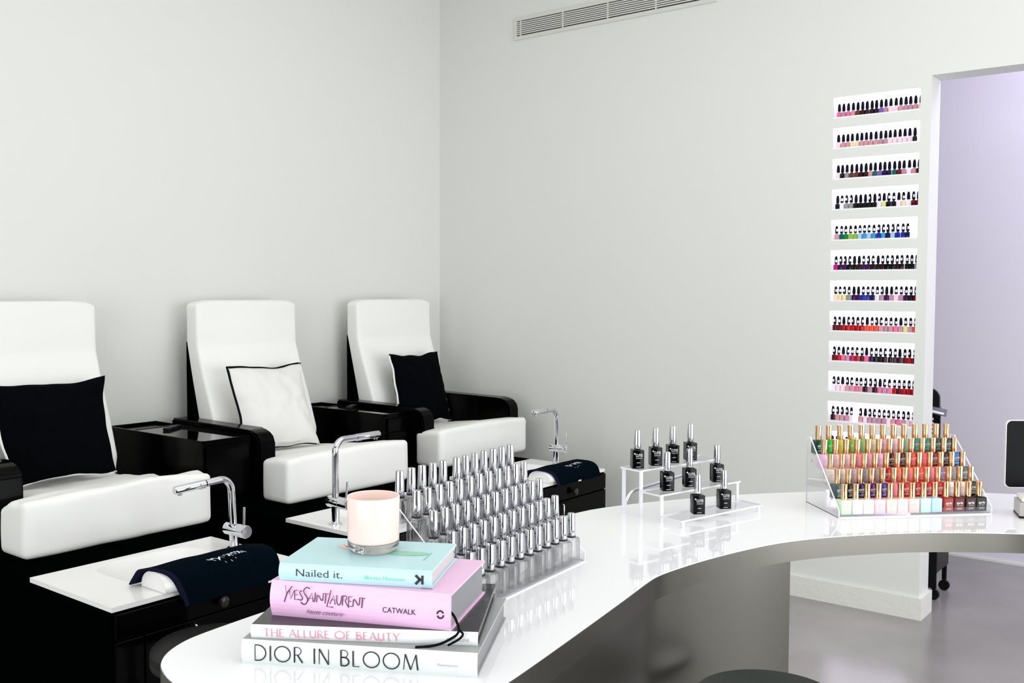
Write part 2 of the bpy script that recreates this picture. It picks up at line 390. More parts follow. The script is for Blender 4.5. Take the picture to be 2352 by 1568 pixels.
ROWS = ['omohzxxkkvmpphmmhpp', 'phheehhhhmmpppppk p', 'pkazzxxhtvnntdmwhxx', 'kwaakkkkkwykkwewddd', 'htgllisisbsnibbn  n'[:16]+'  n', 'fuukkxuukkxkkxkkka', 'eeyauubbnwmumpmukdf', 'ddrrrrrccchmhohyhc', 'dromfrdoukkxkxxdrd', 'wpphhohxmxomordrrr', 'xhhmp hpmmmmphomppp', 'pmhmpmhhmpmhpmhmp']
ROWS = [r[:18] for r in ROWS]
NWORD = ['top', 'second', 'third', 'fourth', 'fifth', 'sixth', 'seventh', 'eighth', 'ninth', 'tenth', 'eleventh', 'twelfth']
bx = XW+.036
for ri, row in enumerate(ROWS):
    zb = ZB[ri]; first = True
    for ci, ch in enumerate(row):
        if ch == ' ': continue
        cn, rgb = CN[ch]
        y = NY1-.0155-ci*.0219+random.uniform(-.0012, .0012)
        r = thing('polish_bottle', '%s polish bottle with dark cap, %s from left, %s lit niche from the top' % (cn, ORD[ci], NWORD[ri]) if ri else '%s polish bottle with dark cap, %s from left, topmost lit niche' % (cn, ORD[ci]), 'nail polish', (bx, y, zb+.0062), random.uniform(-.15, .15), 'polish bottles in the lit niches')
        b_ = bpy.data.objects.new('bottle', body_me); COL.objects.link(b_); b_.parent = r; b_.color = (*lin(rgb), 1)
        cm = cap_plain if (ri < 3 or random.random() < (.45 if ri == 3 else .12)) else random.choice(caps_st)
        c_ = bpy.data.objects.new('cap', cm); COL.objects.link(c_); c_.parent = r; c_.location = (0, 0, .0305)

# ================================================================ PEDICURE CHAIRS
def nz_(p, s, a): return noise.noise(Vector(p)*s)*a
def backrest_bm(w, seed):
    prof = [(.10, 1.455), (.10, 1.256), (.15, 1.06), (.193, .887), (.24, .70), (.33, .70), (.35, .80), (.307, .927), (.235, 1.12), (.195, 1.24), (.19, 1.36), (.19, 1.455)]
    P = []
    for i in range(len(prof)):
        a, b = Vector(prof[i]), Vector(prof[(i+1) % len(prof)]); n = max(2, int((b-a).length/.03))
        P += [a.lerp(b, k/n) for k in range(n)]
    P = [Vector(q) for q in chaikin(P, True, 1)]
    n = len(P); bm = BM(); rings = []
    X = [0]+[.045+(w-.09)*k/10 for k in range(11)]+[w]
    for x in X: rings.append([bm.verts.new((x, -q.x, q.y)) for q in P])
    for a, b in zip(rings, rings[1:]):
        for i in range(n): bm.faces.new((a[i], a[(i+1) % n], b[(i+1) % n], b[i]))
    caps = [bm.faces.new(rings[0][::-1]), bm.faces.new(rings[-1])]
    bmesh.ops.recalc_face_normals(bm, faces=bm.faces[:])
    bmesh.ops.bevel(bm, geom=[e for f in caps for e in f.edges], offset=.024, segments=4, affect='EDGES', profile=.5, clamp_overlap=True)
    for v in bm.verts:
        x, d, z = v.co.x, -v.co.y, v.co.z
        dz = .02*((1-min(1, max(0, x)/.09))**2+(1-min(1, max(0, w-x)/.09))**2)*max(0, z-1.3)/.155
        front = 1 if d > .18 or (z > 1.3 and d > .15) else 0
        v.co.y -= .010*math.sin(math.pi*min(1, max(0, x/w)))*front+nz_((x+seed, d, z), 5, .004); v.co.z -= dz
    return bm
def seat_bm(w0, w1, seed, wr):
    def fn(p):
        d = -p.y; t = (p.z-.60)/.19
        top = .712+(d-.25)*.115
        z = .602+t*(top+.004-.602) if t > .5 else p.z
        if t > .75:
            z += nz_((p.x*1.6+seed, p.y*5, 0), 2.6, wr)+.010*math.sin(math.pi*min(1, max(0, (p.x-w0)/(w1-w0))))
        q = Vector((p.x, p.y, z))
        if t < .9: q.y += nz_((p.x*2+seed, p.z*2, 3), 4, wr*.5)
        return q
    bm = BM()
    rbox(bm, w0, w1, -.97, -.79, .602, .79, .024, 16, fn)
    rbox(bm, .008, w1-.03, -.93, -.28, .602, .78, .03, 14, fn)
    return bm
def armrest_bm(x0, x1, d0, d1, z0, zt):
    bm = BM()
    P = [(d0, z0), (d1, z0), (d1, zt-.06), (d1-.015, zt-.025), (d1-.05, zt-.006), (d1-.10, zt), (d0, zt+.004)]
    a = [bm.verts.new((x0, -d, z)) for d, z in P]; b = [bm.verts.new((x1, -d, z)) for d, z in P]
    bm.faces.new(a); bm.faces.new(b[::-1])
    for i in range(len(P)): bm.faces.new((a[i], b[i], b[(i+1) % len(P)], a[(i+1) % len(P)]))
    bmesh.ops.bevel(bm, geom=bm.edges[:], offset=.008, segments=2, affect='EDGES')
    return bm
def pedi_chair(X0, shift, label, seed, wr, w=.60, rarm=False, sw=(-.10, .63)):
    t = thing('pedicure_chair', label, 'chair', (X0, YW, 0), 0, 'white pedicure chairs along the left wall')
    obj('backrest', backrest_bm(w, seed), LEATHER, t, True)
    s = obj('seat_cushion', seat_bm(sw[0], sw[1], seed, wr), LEATHER, t, True); s.location = (0, shift, 0)
    bm = BM(); P = [(.10, 1.256), (.10, .60), (.33, .60), (.30, .70), (.24, .70), (.193, .887), (.15, 1.06)]
    a = [bm.verts.new((.004, -d, z)) for d, z in P]; b = [bm.verts.new((w-.004, -d, z)) for d, z in P]
    bm.faces.new(a); bm.faces.new(b[::-1])
    for i in range(len(P)): bm.faces.new((a[i], b[i], b[(i+1) % len(P)], a[(i+1) % len(P)]))
    obj('back_frame', bm, BLACKM, t)
    obj('armrest', armrest_bm(-.095, -.004, .12, .775, .60, .898), BLACK, t, True)
    if rarm: obj('armrest', armrest_bm(w+.01, w+.10, .12, .785, .60, .893), BLACK, t, True)
    return t
XC = [1.638, 2.735, 3.764]
pedi_chair(XC[0], 0, 'white pedicure chair nearest the camera, holding a black cushion, beside the first black console', 1.3, .020)
pedi_chair(XC[1], 0, 'middle white pedicure chair, the one holding a white cushion with black piping', 5.1, .007)
pedi_chair(XC[2], .07, 'white pedicure chair in the room corner, with a black right armrest', 9.7, .006, .60, True)

# ---- side consoles between the chairs
def console(x0, x1, d1, dplinth, wp, label, drawers):
    t = thing('side_console', label, 'console', (x0, YW, 0), 0, 'black consoles between the chairs')
    w = x1-x0
    bm = BM(); box(bm, 0, w, -d1, -.004, .60, .868); obj('body', bm, BLACK, t)
    bm = BM(); box(bm, 0, wp, -dplinth, -.004, 0, .599); obj('plinth', bm, BLACKM, t)
    bm = BM()                                           # tray top with rim and a sunken bin at the wall end
    box(bm, 0, w, -d1, -d1+.008, .868, .88); box(bm, 0, .008, -d1, -.004, .868, .88); box(bm, w-.008, w, -d1, -.004, .868, .88); box(bm, 0, w, -.012, -.004, .868, .88)
    box(bm, .008, w-.008, -.20, -.19, .868, .879)
    obj('tray_rim', bm, BLACK, t)
    bm = BM(); box(bm, .008, w-.008, -d1+.008, -.20, .868, .877); obj('tray_top', bm, TRAYB, t, label='black mirror-gloss tray surface')
    if drawers:
        for za, zb in ((.79, .855), (.70, .785), (.61, .695)):
            bm = BM(); box(bm, .012, w-.012, -d1-.012, -d1-.0005, za, zb, bev=.002); obj('drawer', bm, BLACK, t)
    else:
        bm = BM(); box(bm, .012, w-.06, -d1-.012, -d1-.0005, .61, .855, bev=.002); obj('door', bm, BLACK, t)
    return t
console(2.385, 2.632, .735, .915, .1005, 'black gloss console between the nearest and the middle pedicure chair', False)
console(3.49, 3.662, .68, .84, .0595, 'black gloss console with drawers between the middle and the corner pedicure chair', True)
def remote(x, y, label):
    t = thing('remote_control', label, 'remote', (x, y, .8773), .55, 'chair remotes on the consoles')
    bm = BM(); box(bm, -.06, .06, -.016, .016, 0, .012, bev=.003); obj('case', bm, PLASTIC, t)
    bm = BM()
    for i in range(5):
        for j in (-1, 1): box(bm, -.04+i*.016, -.032+i*.016, j*.007-.003, j*.007+.003, .0115, .0135)
    obj('buttons', bm, GREYP, t)
remote(2.53, 3.90, 'dark remote control lying on the console beside the middle chair')
remote(3.60, 3.88, 'dark remote control lying on the console beside the corner chair')

# ---- cushions
def cushion(TL, TR, BR, BL, T, label, fm, pm, seed, back=0.):
    TL, TR, BR, BL = map(Vector, (TL, TR, BR, BL)); c = (TL+TR+BR+BL)/4
    t = thing('throw_cushion', label, 'cushion', c, 0, 'square cushions on the pedicure chairs')
    nrm = (TR-TL).cross(TL-BL).normalized()
    N = 26; bm = BM(); grid = {}; border = []
    def pos(u, v):
        uu = u*(1-.085*(1-v*v))+.038*noise.noise(Vector((v*2.2, u*.7, seed))); vv = v*(1-.075*(1-u*u))+.05*noise.noise(Vector((u*2.2, v*.7, seed+5)))
        a, b_ = (uu+1)/2, (vv+1)/2
        return (BL.lerp(BR, a)).lerp(TL.lerp(TR, a), b_)-c
    for s in (1, -1):
        for i in range(N+1):
            for j in range(N+1):
                u, v = -1+2*i/N, -1+2*j/N
                edge = i in (0, N) or j in (0, N)
                if edge and s < 0: grid[s, i, j] = grid[1, i, j]; continue
                h = T*((1-abs(u)**2.4)*(1-abs(v)**2.4))**.55
                p = pos(u, v); q = p+nrm*s*h
                if not edge: q += nrm*s*(nz_((u*3+seed, v*3, s), 1.6, .010)+.004*math.sin(14*v+3*u+seed)*max(0, -v)*(1-abs(u)))
                grid[s, i, j] = bm.verts.new(q)
        for i in range(N):
            for j in range(N):
                f = [grid[s, i, j], grid[s, i+1, j], grid[s, i+1, j+1], grid[s, i, j+1]]
                try: bm.faces.new(f if s > 0 else f[::-1]).smooth = True
                except ValueError: pass
    obj('cover', bm, fm, t, True)
    loop = [(-1+2*i/N, -1) for i in range(N)]+[(1, -1+2*i/N) for i in range(N)]+[(1-2*i/N, 1) for i in range(N)]+[(-1, 1-2*i/N) for i in range(N)]
    def pip(u, v):
        vis = 1. if (u < -.97 and v < .97) else (back if v > .97 else (.6 if v < -.97 else -.5))
        return pos(u*(1-.03*(1-vis)), v*(1-.03*(1-vis)))+nrm*(nz_((u*2, v*2, seed), 1.5, .006)-.012*(1-vis))
    bm = BM(); tube(bm, [pip(u, v) for u, v in loop], .0056, 8, True); obj('piping', bm, pm, t)
    return t
cushion((1.668, 3.800, 1.143), (2.172, 3.838, 1.143), (2.139, 3.69, .762), (1.703, 3.68, .762), .062, 'black square cushion with white piping on the nearest pedicure chair', NAVYL, PIPEW, .4)
cushion((2.762, 3.816, 1.147), (3.225, 3.856, 1.138), (3.177, 3.648, .756), (2.762, 3.693, .756), .062, 'white square cushion with black piping on the middle pedicure chair', LINEN, PIPEB, 2.2, 1.)
cushion((3.822, 3.820, 1.158), (4.262, 3.860, 1.151), (4.253, 3.738, .760), (3.813, 3.733, .760), .056, 'black square cushion with white piping on the corner pedicure chair', NAVYL, PIPEW, 4.1)

# ---- foot basin units in front of the chairs
def basin_unit(x0, x1, d0, d1, label):
    t = thing('foot_basin_unit', label, 'basin unit', (x0, YW, 0), 0, 'foot basin units in front of the chairs')
    w = x1-x0
    bm = BM(); box(bm, 0, w, -d1+.004, -.10, .0, .50, 0); 
    box(bm, 0, w, -d0, -.10, .50, .5995); box(bm, 0, w, -d1+.004, -d0, .50, .52); box(bm, 0, .012, -d1+.004, -d0, .52, .584); box(bm, w-.012, w, -d1+.004, -d0, .52, .584); box(bm, 0, w, -d1+.004, -d1+.012, .52, .584)
    obj('cabinet', bm, BLACKM, t)
    # white solid-surface top with a moulded bowl
    bm = BM(); n = 72; a0, a1, b0, b1 = .165, w-.13, -d1+.12, -d0-.035
    cx_, cy_, hx, hy = (a0+a1)/2, (b0+b1)/2, (a1-a0)/2, (b1-b0)/2
    def sup(k, s, e=4.): 
        a = 2*math.pi*k/n; c, s_ = math.cos(a), math.sin(a)
        return (cx_+hx*s*math.copysign(abs(c)**(2/e), c), cy_+hy*s*math.copysign(abs(s_)**(2/e), s_))
    def rect(k):
        x, y = sup(k, 1.); dx, dy = x-cx_, y-cy_; ts = []
        if abs(dx) > 1e-9: ts.append(((w-cx_) if dx > 0 else -cx_)/dx)
        if abs(dy) > 1e-9: ts.append(((-d0-cy_) if dy > 0 else (-d1-cy_))/dy)
        tt = min(q for q in ts if q > 0); return (cx_+dx*tt, cy_+dy*tt)
    R = [[bm.verts.new((*rect(k), .585)) for k in range(n)], [bm.verts.new((*rect(k), .6)) for k in range(n)], [bm.verts.new((*sup(k, 1.02), .6)) for k in range(n)], [bm.verts.new((*sup(k, .99), .596)) for k in range(n)],
         [bm.verts.new((*sup(k, .93), .565)) for k in range(n)], [bm.verts.new((*sup(k, .84), .545)) for k in range(n)], [bm.verts.new((*sup(k, .6), .535)) for k in range(n)]]
    for i, (p, q) in enumerate(zip(R, R[1:])):
        for k in range(n):
            f = bm.faces.new((p[k], p[(k+1) % n], q[(k+1) % n], q[k])); f.smooth = i >= 2
    bm.faces.new(R[-1])
    # square the outer corners
    corners = [(0, -d0), (w, -d0), (w, -d1), (0, -d1)]
    for ring in R[:2]:
        for c in corners:
            q = min(ring, key=lambda v_: (v_.co.x-c[0])**2+(v_.co.y-c[1])**2); q.co.x, q.co.y = c
    obj('basin_top', bm, CERAM, t)
    bm = BM(); lathe(bm, [(.02, .5355), (.02, .538), (.0001, .539)], 18, (cx_, cy_, 0)); obj('drain', bm, CHROME, t)
    bm = BM(); box(bm, .006, w-.006, -d1-.010, -d1+.0035, .503, .578, bev=.002); dr = obj('drawer', bm, BLACK, t)
    bm = BM(); ax = Matrix.Rotation(math.pi/2, 3, 'X')
    lathe(bm, [(.006, 0), (.006, .014), (.016, .016), (.017, .024), (.012, .027), (.0001, .028)], 18, (.355, -d1-.010, .535), axis=ax); obj('knob', bm, BKNOB, dr, True)
    for xa, xb in ((.006, .092), (.098, w-.006)):
        bm = BM(); box(bm, xa, xb, -d1-.010, -d1+.0035, .03, .497, bev=.002); dd = obj('door', bm, BLACK, t)
        if xa > .09:
            bm = BM(); tube(bm, [(.257, -d1-.012, .552-.06), (.257, -d1-.03, .545-.06), (.257, -d1-.03, .475-.06), (.257, -d1-.012, .468-.06)], .004, 8); obj('handle', bm, SATIN, dd)
    bm = BM(); box(bm, -.002, 0, -d1+.02, -d0, .05, .30); obj('side_panel', bm, BLACKM, t)
    return t
basin_unit(1.468, 2.132, 1.146, 1.622, 'black foot basin unit with white top in front of the nearest chair')
basin_unit(2.488, 3.15, 1.133, 1.61, 'black foot basin unit with white top in front of the middle chair')
basin_unit(3.552, 4.214, 1.058, 1.530, 'black foot basin unit with white top in front of the corner chair')

# ---- taps
def tap(x, y, zmix, ztop, reach, sgn, label, tilt=0.):
    t = thing('basin_tap', label, 'tap', (x, y, .6), 0, 'chrome mixer taps on the foot basins')
    t.rotation_euler = (0, tilt, 0)
    zm, zt = zmix-.6, ztop-.6; r = .0125
    bm = BM(); lathe(bm, [(.026, 0), (.026, .004), (.016, .006), (.016, zm)], 24); obj('base', bm, CHROME, t, True)
    ax = Matrix.Rotation(math.pi/2, 3, 'X')
    bm = BM(); lathe(bm, [(.020, -.036), (.0225, -.033), (.0225, .030), (.0215, .031), (.0225, .032), (.0225, .072), (.021, .075), (.0001, .0755)], 28, (0, 0, zm), axis=ax); mb = obj('mixer_body', bm, CHROME, t, True)
    bm = BM(); tube(bm, [(0, -.060, zm+.02), (.004, -.062, zm+.085)], .0042, 10); obj('lever', bm, CHROME, mb, True)
    R_ = .045; pts = [(0, 0, zm+.01), (0, 0, zt-R_-.02), (0, 0, zt-R_)]+arc3((0, 0, zt), (0, 0, -R_), (sgn*R_, 0, 0), 10)[1:]+[(sgn*reach*.45, 0, zt)]
    bm = BM(); tube(bm, pts, r, 18); obj('spout', bm, CHROME, t, True)
    bm = BM(); ay = Matrix.Rotation(sgn*math.pi/2, 3, 'Y')
    L = reach*.53
    lathe(bm, [(r*.9, 0), (r*1.06, .002), (r*1.1, L-.004), (r*.9, L), (.0001, L+.0005)], 20, (sgn*reach*.46, 0, zt), axis=ay)
    lathe(bm, [(.008, -.020), (.008, 0)], 12, (sgn*(reach-.022), 0, zt))
    box(bm, sgn*reach*.52-.012, sgn*reach*.52+.012, -.005, .005, zt-r*1.25, zt-r*.8)
    obj('spray_head', bm, CHROME, t, True)
    return t
tap(2.085, 2.845, .668, .852, .225, -1, 'chrome mixer tap on the nearest foot basin, spout pointing left', math.radians(-3))
tap(2.547, 2.837, .686, .925, .237, 1, 'chrome mixer tap behind the candle, spout pointing right over the middle basin')
tap(4.16, 2.93, .686, .892, .212, -1, 'chrome mixer tap on the foot basin in the corner, spout pointing left')

# ---- foot rests with navy towels
MARKS = [([(150, 695), (290, 685)], 40), ([(430, 715), (330, 695), (350, 640), (480, 600)], 45), ([(500, 590), (660, 630), (610, 690)], 45), ([(660, 620), (720, 580), (790, 520)], 60), ([(790, 520), (880, 590)], 40),
 ([(880, 490), (960, 560)], 60), ([(1010, 455), (1090, 450)], 45), ([(1150, 420), (1240, 440), (1170, 510)], 50), ([(1240, 395), (1370, 410)], 28), ([(1240, 445), (1360, 480)], 40),
 ([(1500, 330), (1400, 370), (1510, 440)], 45), ([(1540, 380), (1600, 380)], 45), ([(1550, 320), (1640, 300)], 35), ([(1720, 370), (1800, 240)], 55), ([(1650, 285), (1760, 300), (1930, 300)], 35), ([(1930, 235), (2070, 280)], 45),
 ([(760, 740), (800, 770)], 22), ([(1060, 680), (1110, 695)], 22), ([(1330, 580), (1360, 585)], 22)]
def towel(x0, x1, dshift, zr, label, lr, hang):
    t0 = thing('foot_rest', 'arched white foot rest '+lr, 'foot rest', (x0, YW-1.565-dshift, .6), 0, 'white foot rests on the basins')
    bm = BM(); n = 16; prof = [(.064*math.cos(math.pi*k/n), .001+(zr-.6-.012)*math.sin(math.pi*k/n)**.8) for k in range(n+1)]
    A = [bm.verts.new((.02, p[0], p[1])) for p in prof]; B = [bm.verts.new((x1-x0-.02, p[0], p[1])) for p in prof]
    bm.faces.new(A); bm.faces.new(B[::-1])
    for k in range(n): bm.faces.new((A[k], B[k], B[k+1], A[k+1])).smooth = k > 0
    bm.faces.new((A[0], A[n], B[n], B[0]))
    obj('pad', bm, CERAM, t0)
    t = thing('hand_towel', label, 'towel', (x0, YW-1.565-dshift, .6), 0, 'navy towels draped over the foot rests')
    # cross-section of the drape, from the basin side over the ridge and down the front
    H = zr-.6
    sec = [(.098, .004), (.088, .016), (.078, H*.45), (.06, H*.78), (.03, H*.97), (0, H), (-.03, H*.97), (-.058, H*.82), (-.075, H*.5), (-.083, 0), (-.086, -.02), (-.088, hang)]
    sec = [Vector(p) for p in chaikin(sec, False, 2)]
    m = len(sec); L = x1-x0; n = 24
    bm = BM(); G = {}
    def P(u, k, off):
        a = sec[max(k-1, 0)]; b_ = sec[min(k+1, m-1)]; tt = (b_-a).normalized(); nn = Vector((tt.y, -tt.x)) if tt.x > 0 else Vector((-tt.y, tt.x))
        nn = Vector((tt.y, -tt.x)); nn = -nn if nn.y < 0 and abs(tt.x) > .3 else nn
        p = sec[k]; w_ = k/(m-1)
        q = Vector((u*L+(.075*max(0, min(1, (w_-.35)/.6)))*(1-u)**2+nz_((w_*3, u*2, zr*9), 1.3, .010), p.x+off*(.0), p.y+nz_((u*3, w_*2, zr*7), 1.5, .004)*(1 if w_ > .1 else 0)-(.012*max(0, u-.86)/.14 if .2 < w_ < .8 else 0)))
        return q
    for s in (0, 1):
        for i in range(n+1):
            for k in range(m):
                q = P(i/n, k, 0)
                if s:   # thickness inwards
                    q = Vector((q.x, q.y*(1-.07), q.z-.006 if k > 3 and k < m-6 else q.z))
                G[s, i, k] = bm.verts.new(q)
        for i in range(n):
            for k in range(m-1):
                f = bm.faces.new((G[s, i, k], G[s, i+1, k], G[s, i+1, k+1], G[s, i, k+1])); f.smooth = True
                f.material_index = 1 if (s == 0 and (i == 0)) or s == 1 else 0
    for i in range(n):
        for k in (0, m-1): bm.faces.new((G[0, i, k], G[0, i+1, k], G[1, i+1, k], G[1, i, k]))
    for k in range(m-1):
        for i in (0, n): bm.faces.new((G[0, i, k], G[0, i, k+1], G[1, i, k+1], G[1, i, k])).material_index = 1
    # embroidered marks just over the ridge on the room side
    k0 = m*.56
    def surf(u, k):
        k = max(0, min(m-1.001, k)); i = int(k); f = k-i
        return P(u, i, 0).lerp(P(u, i+1, 0), f)
    for pts, w_ in MARKS:
        q = []
        for (a, c) in pts:
            u = .38+.36*(a-150)/1920.; v_ = (c-(700-.234*(a-150)))/260.
            q.append((u, v_))
        dense = []
        for (a, b_) in zip(q, q[1:]): dense += [(a[0]+(b_[0]-a[0])*j/4, a[1]+(b_[1]-a[1])*j/4) for j in range(4)]
        dense.append(q[-1]); W_ = w_/2352*.5
        Lv = []
        for (u, v_) in dense:
            k = k0+v_*m*.10
            a = surf(u-W_*.30, k-.35); b_ = surf(u+W_*.30, k+.35); Lv.append((bm.verts.new(a+Vector((0, -.0012, .0016))), bm.verts.new(b_+Vector((0, -.0012, .0016)))))
        for (a, b_), (c, d) in zip(Lv, Lv[1:]): bm.faces.new((a, c, d, b_)).material_index = 2
    obj('cloth', bm, [TOWEL, TOWELH, THREAD], t)
    bm = BM(); u = .90 if hang < -.03 else .5; q = surf(u, m-3); box(bm, q.x-.012, q.x+.012, q.y-.003, q.y-.001, q.z-.004, q.z+.002); obj('care_tag', bm, THREAD, t, label='small white tag')
    return t
towel(1.615, 2.05, 0, .668, 'navy towel draped over the foot rest on the nearest basin', 'under the navy towel on the nearest basin', -.046)
towel(3.70, 4.13, -.09, .662, 'navy towel draped over the foot rest on the corner basin', 'under the navy towel on the corner basin', -.012)

# ---- technician stool beside the counter
t = thing('technician_stool', 'round dark cushioned stool standing between counter and nearest basin', 'stool', (1.645, 2.345, 0))
bm = BM(); lathe(bm, [(.0001, .445), (.16, .445), (.172, .452), (.174, .465), (.171, .470), (.174, .476), (.173, .492), (.160, .504), (.12, .508), (.0001, .506)], 40); obj('seat', bm, mat('dark_leather', (26, 27, 26), .5, spec=.3), t, True)
bm = BM(); lathe(bm, [(.022, .08), (.022, .30), (.014, .30), (.014, .444)], 16); obj('column', bm, CHROME, t, True)
bm = BM()
for k in range(5):
    a = 2*math.pi*k/5; tube(bm, [(0, 0, .09), (.14*math.cos(a), .14*math.sin(a), .065)], .012, 8)
obj('base', bm, CHROME, t, True)
for k in range(5):
    a = 2*math.pi*k/5; bm = BM(); ax = Matrix.Rotation(math.pi/2, 3, 'Y'); lathe(bm, [(.026, -.01), (.026, .01)], 14, (.145*math.cos(a), .145*math.sin(a), .0265), axis=ax); obj('caster', bm, PLASTIC, t)

# ================================================================ COUNTER
ZC = 1.010
front = [(.708, 1.128), (.690, 1.075), (.684, 1.0), (.690, .92), (.712, .845), (.755, .785), (.815, .748), (.88, .737), (.95, .742), (1.115, .767), (1.327, .801), (1.440, .821), (1.478, .825), (1.522, .822), (1.615, .809), (1.726, .783), (1.829, .749), (1.911, .703), (1.983, .648), (2.049, .591), (2.106, .530), (2.154, .466), (2.209, .385), (2.255, .29), (2.285, .19), (2.30, .09)]
back = [(2.76, .09), (2.735, .22), (2.70, .34), (2.64, .463), (2.606, .543), (2.53, .668), (2.44, .79), (2.336, .895), (2.209, 1.008), (2.064, 1.097), (1.916, 1.175), (1.786, 1.214), (1.5, 1.213), (1.2, 1.208), (.934, 1.204), (.872, 1.200), (.822, 1.196), (.791, 1.191), (.764, 1.180), (.744, 1.168), (.726, 1.152)]
out = front+back
def inset(P, d):
    Q = []; n = len(P)
    for i in range(n):
        a, b_ = Vector(P[i-1]), Vector(P[(i+1) % n]); tt = (b_-a).normalized(); nn = Vector((-tt.y, tt.x)); Q.append(tuple(Vector(P[i])+nn*d))
    return Q
t = thing('reception_counter', 'long curved white gloss counter with brushed steel edge and front', 'counter', (1.5, 1.0, 0))
sm = chaikin(out, True, 2)
loc = lambda P: [(x-1.5, y-1.0) for x, y in P]
bm = BM(); prism(bm, loc(inset(sm, .0008)), ZC-.0018, ZC); obj('worktop', bm, COUNTER, t)
bm = BM(); prism(bm, loc(sm), ZC-.041, ZC-.0019)
obj('edge_band', bm, STEEL, t, True)
fi = [p for p in chaikin(front, False, 2) if .86 < p[0] < 1.80 and p[1] < .9]
fp = []
for i in range(len(fi)):
    a, b_ = Vector(fi[max(i-1, 0)]), Vector(fi[min(i+1, len(fi)-1)]); tt = (b_-a).normalized(); fp.append(tuple(Vector(fi[i])+Vector((-tt.y, tt.x))*.020))
fp.append((1.889, .7515))
ped = fp+[(1.865, 1.10), (1.78, 1.17), (.95, 1.17), (.80, 1.12), (.74, 1.0), (.76, .88)]
bm = BM(); prism(bm, loc(ped), 0, ZC-.0415); obj('front_panel', bm, STEEL, t, True)
bm = BM(); prism(bm, loc([(2.36, .10), (2.70, .10), (2.68, .2), (2.36, .2)]), 0, ZC-.0415); obj('end_panel', bm, STEEL, t)

# ---- customer stool in front
t = thing('bar_stool', 'dark round dished stool seat at the bottom, in front of the steel panel', 'stool', (1.585, .664, 0))
bm = BM(); lathe(bm, [(.0001, .765), (.11, .768), (.127, .785), (.130, .797), (.126, .802), (.119, .800), (.07, .790), (.0001, .787)], 44); obj('seat', bm, mat('dark_green_leather', (52, 57, 54), .28, spec=.6), t, True)
bm = BM(); lathe(bm, [(.15, 0), (.15, .008), (.03, .03), (.025, .04), (.025, .764)], 28); obj('pedestal', bm, CHROME, t, True)

# ---- chrome tube rail behind the counter
t = thing('chrome_rail', 'bent thin chrome tube rail seen behind the clear tiered riser', 'rail', (2.245, 1.33, 0))
zt = .972
pts = [(-.05, 0, 0), (-.05, 0, zt-.06)]+arc3((-.05, 0, zt), (0, 0, -.06), (.06, 0, 0), 8)[1:]+[(.30, 0, zt)]+arc3((.36, 0, zt), (-.06, 0, 0), (0, 0, -.06), 8)[1:]+[(.36, 0, 0)]
bm = BM(); tube(bm, pts, .0048, 12); obj('tube_frame', bm, CHROME, t, True)
bm = BM(); lathe(bm, [(.03, 0), (.03, .008), (.006, .012)], 16, (-.05, 0, 0)); obj('foot', bm, CHROME, t); bm = BM(); lathe(bm, [(.03, 0), (.03, .008), (.006, .012)], 16, (.36, 0, 0)); obj('foot', bm, CHROME, t)

# ================================================================ BOOKS + CANDLE
PAGES = mat('page_block', (196, 190, 192), .8)
def book(name_label, front_r, ang, L, W, h, z, covm, pagem, fn, hard=.003, round_=.004, spine=None):
    """front_r: right end of the spine at the bottom; spine runs along -ang direction; local x along the spine (left to right), y away from the viewer"""
    c = Vector((math.cos(ang), math.sin(ang)))                      # spine direction left->right
    o = Vector(front_r)-c*L
    t = thing('book', name_label, 'book', (o.x, o.y, z), ang)
    bm = BM()
    n = 8; sp = []                                                   # gently rounded spine and flat boards
    for k in range(n+1):
        a = k/n; sp.append((-round_*math.sin(math.pi*a), a*h))
    for k in range(n):
        q = [bm.verts.new((x, sp[j][0], sp[j][1])) for x, j in ((0, k), (L, k), (L, k+1), (0, k+1))]; bm.faces.new(q).material_index = 1 if spine else 0
    for zz in (0, h-hard): box(bm, 0, L, 0.0005, W, zz, zz+hard)
    for x in (0, L):
        vs = [bm.verts.new((x, y, zz)) for y, zz in sp]; bm.faces.new(vs)
    fn(bm, L, W, h, round_)
    ms = [covm]+([spine] if spine else [covm])+[INK, PINKINK, MINT, GPRINT, FOIL, GREENPRINT, SKIN]
    cv = obj('cover', bm, ms, t)
    bm = BM(); box(bm, .003, L-.003, .003, W-.004, hard, h-hard); obj('pages', bm, pagem, t)
    return t
INK = mat('black_ink', (14, 12, 16), .4); PINKINK = mat('pink_ink', (228, 130, 160), .5); MINT = mat('mint_ink', (150, 238, 206), .5); FOIL = mat('dark_plum_foil', (84, 34, 62), .3)
GREENPRINT = mat('green_print', (146, 204, 178), .4); SKIN = mat('skin_print', (232, 200, 188), .4)
X_, Z_, Y_ = (1, 0, 0), (0, 0, 1), (0, 1, 0)
def dior(bm, L, W, h, r):
    letters(bm, 'DIOR IN BLOOM', (.018, -r-.0002, h*.19), X_, Z_, h*.64, L*.70, 2, .098, .17, .42)
    text(bm, 'Flammarion', (L*.838, -r-.0002, h*.42), X_, Z_, .0055, 5, width=L*.082)
def allure(bm, L, W, h, r):
    letters(bm, 'THE ALLURE OF BEAUTY', (.018, -r-.0002, h*.22), X_, Z_, h*.55, L*.60, 3, .14, .16, .36, serif=.08)
    text(bm, 'ASSOULINE', (L*.862, -r-.0002, h*.32), X_, Z_, .0068, 5, width=L*.102)
    # dark photograph folds on the jacket
    text(bm, 'ASSOULINE', (L-.020, .085, h+.0002), (0, 1, 0), (-1, 0, 0), .010, 5, width=.042)
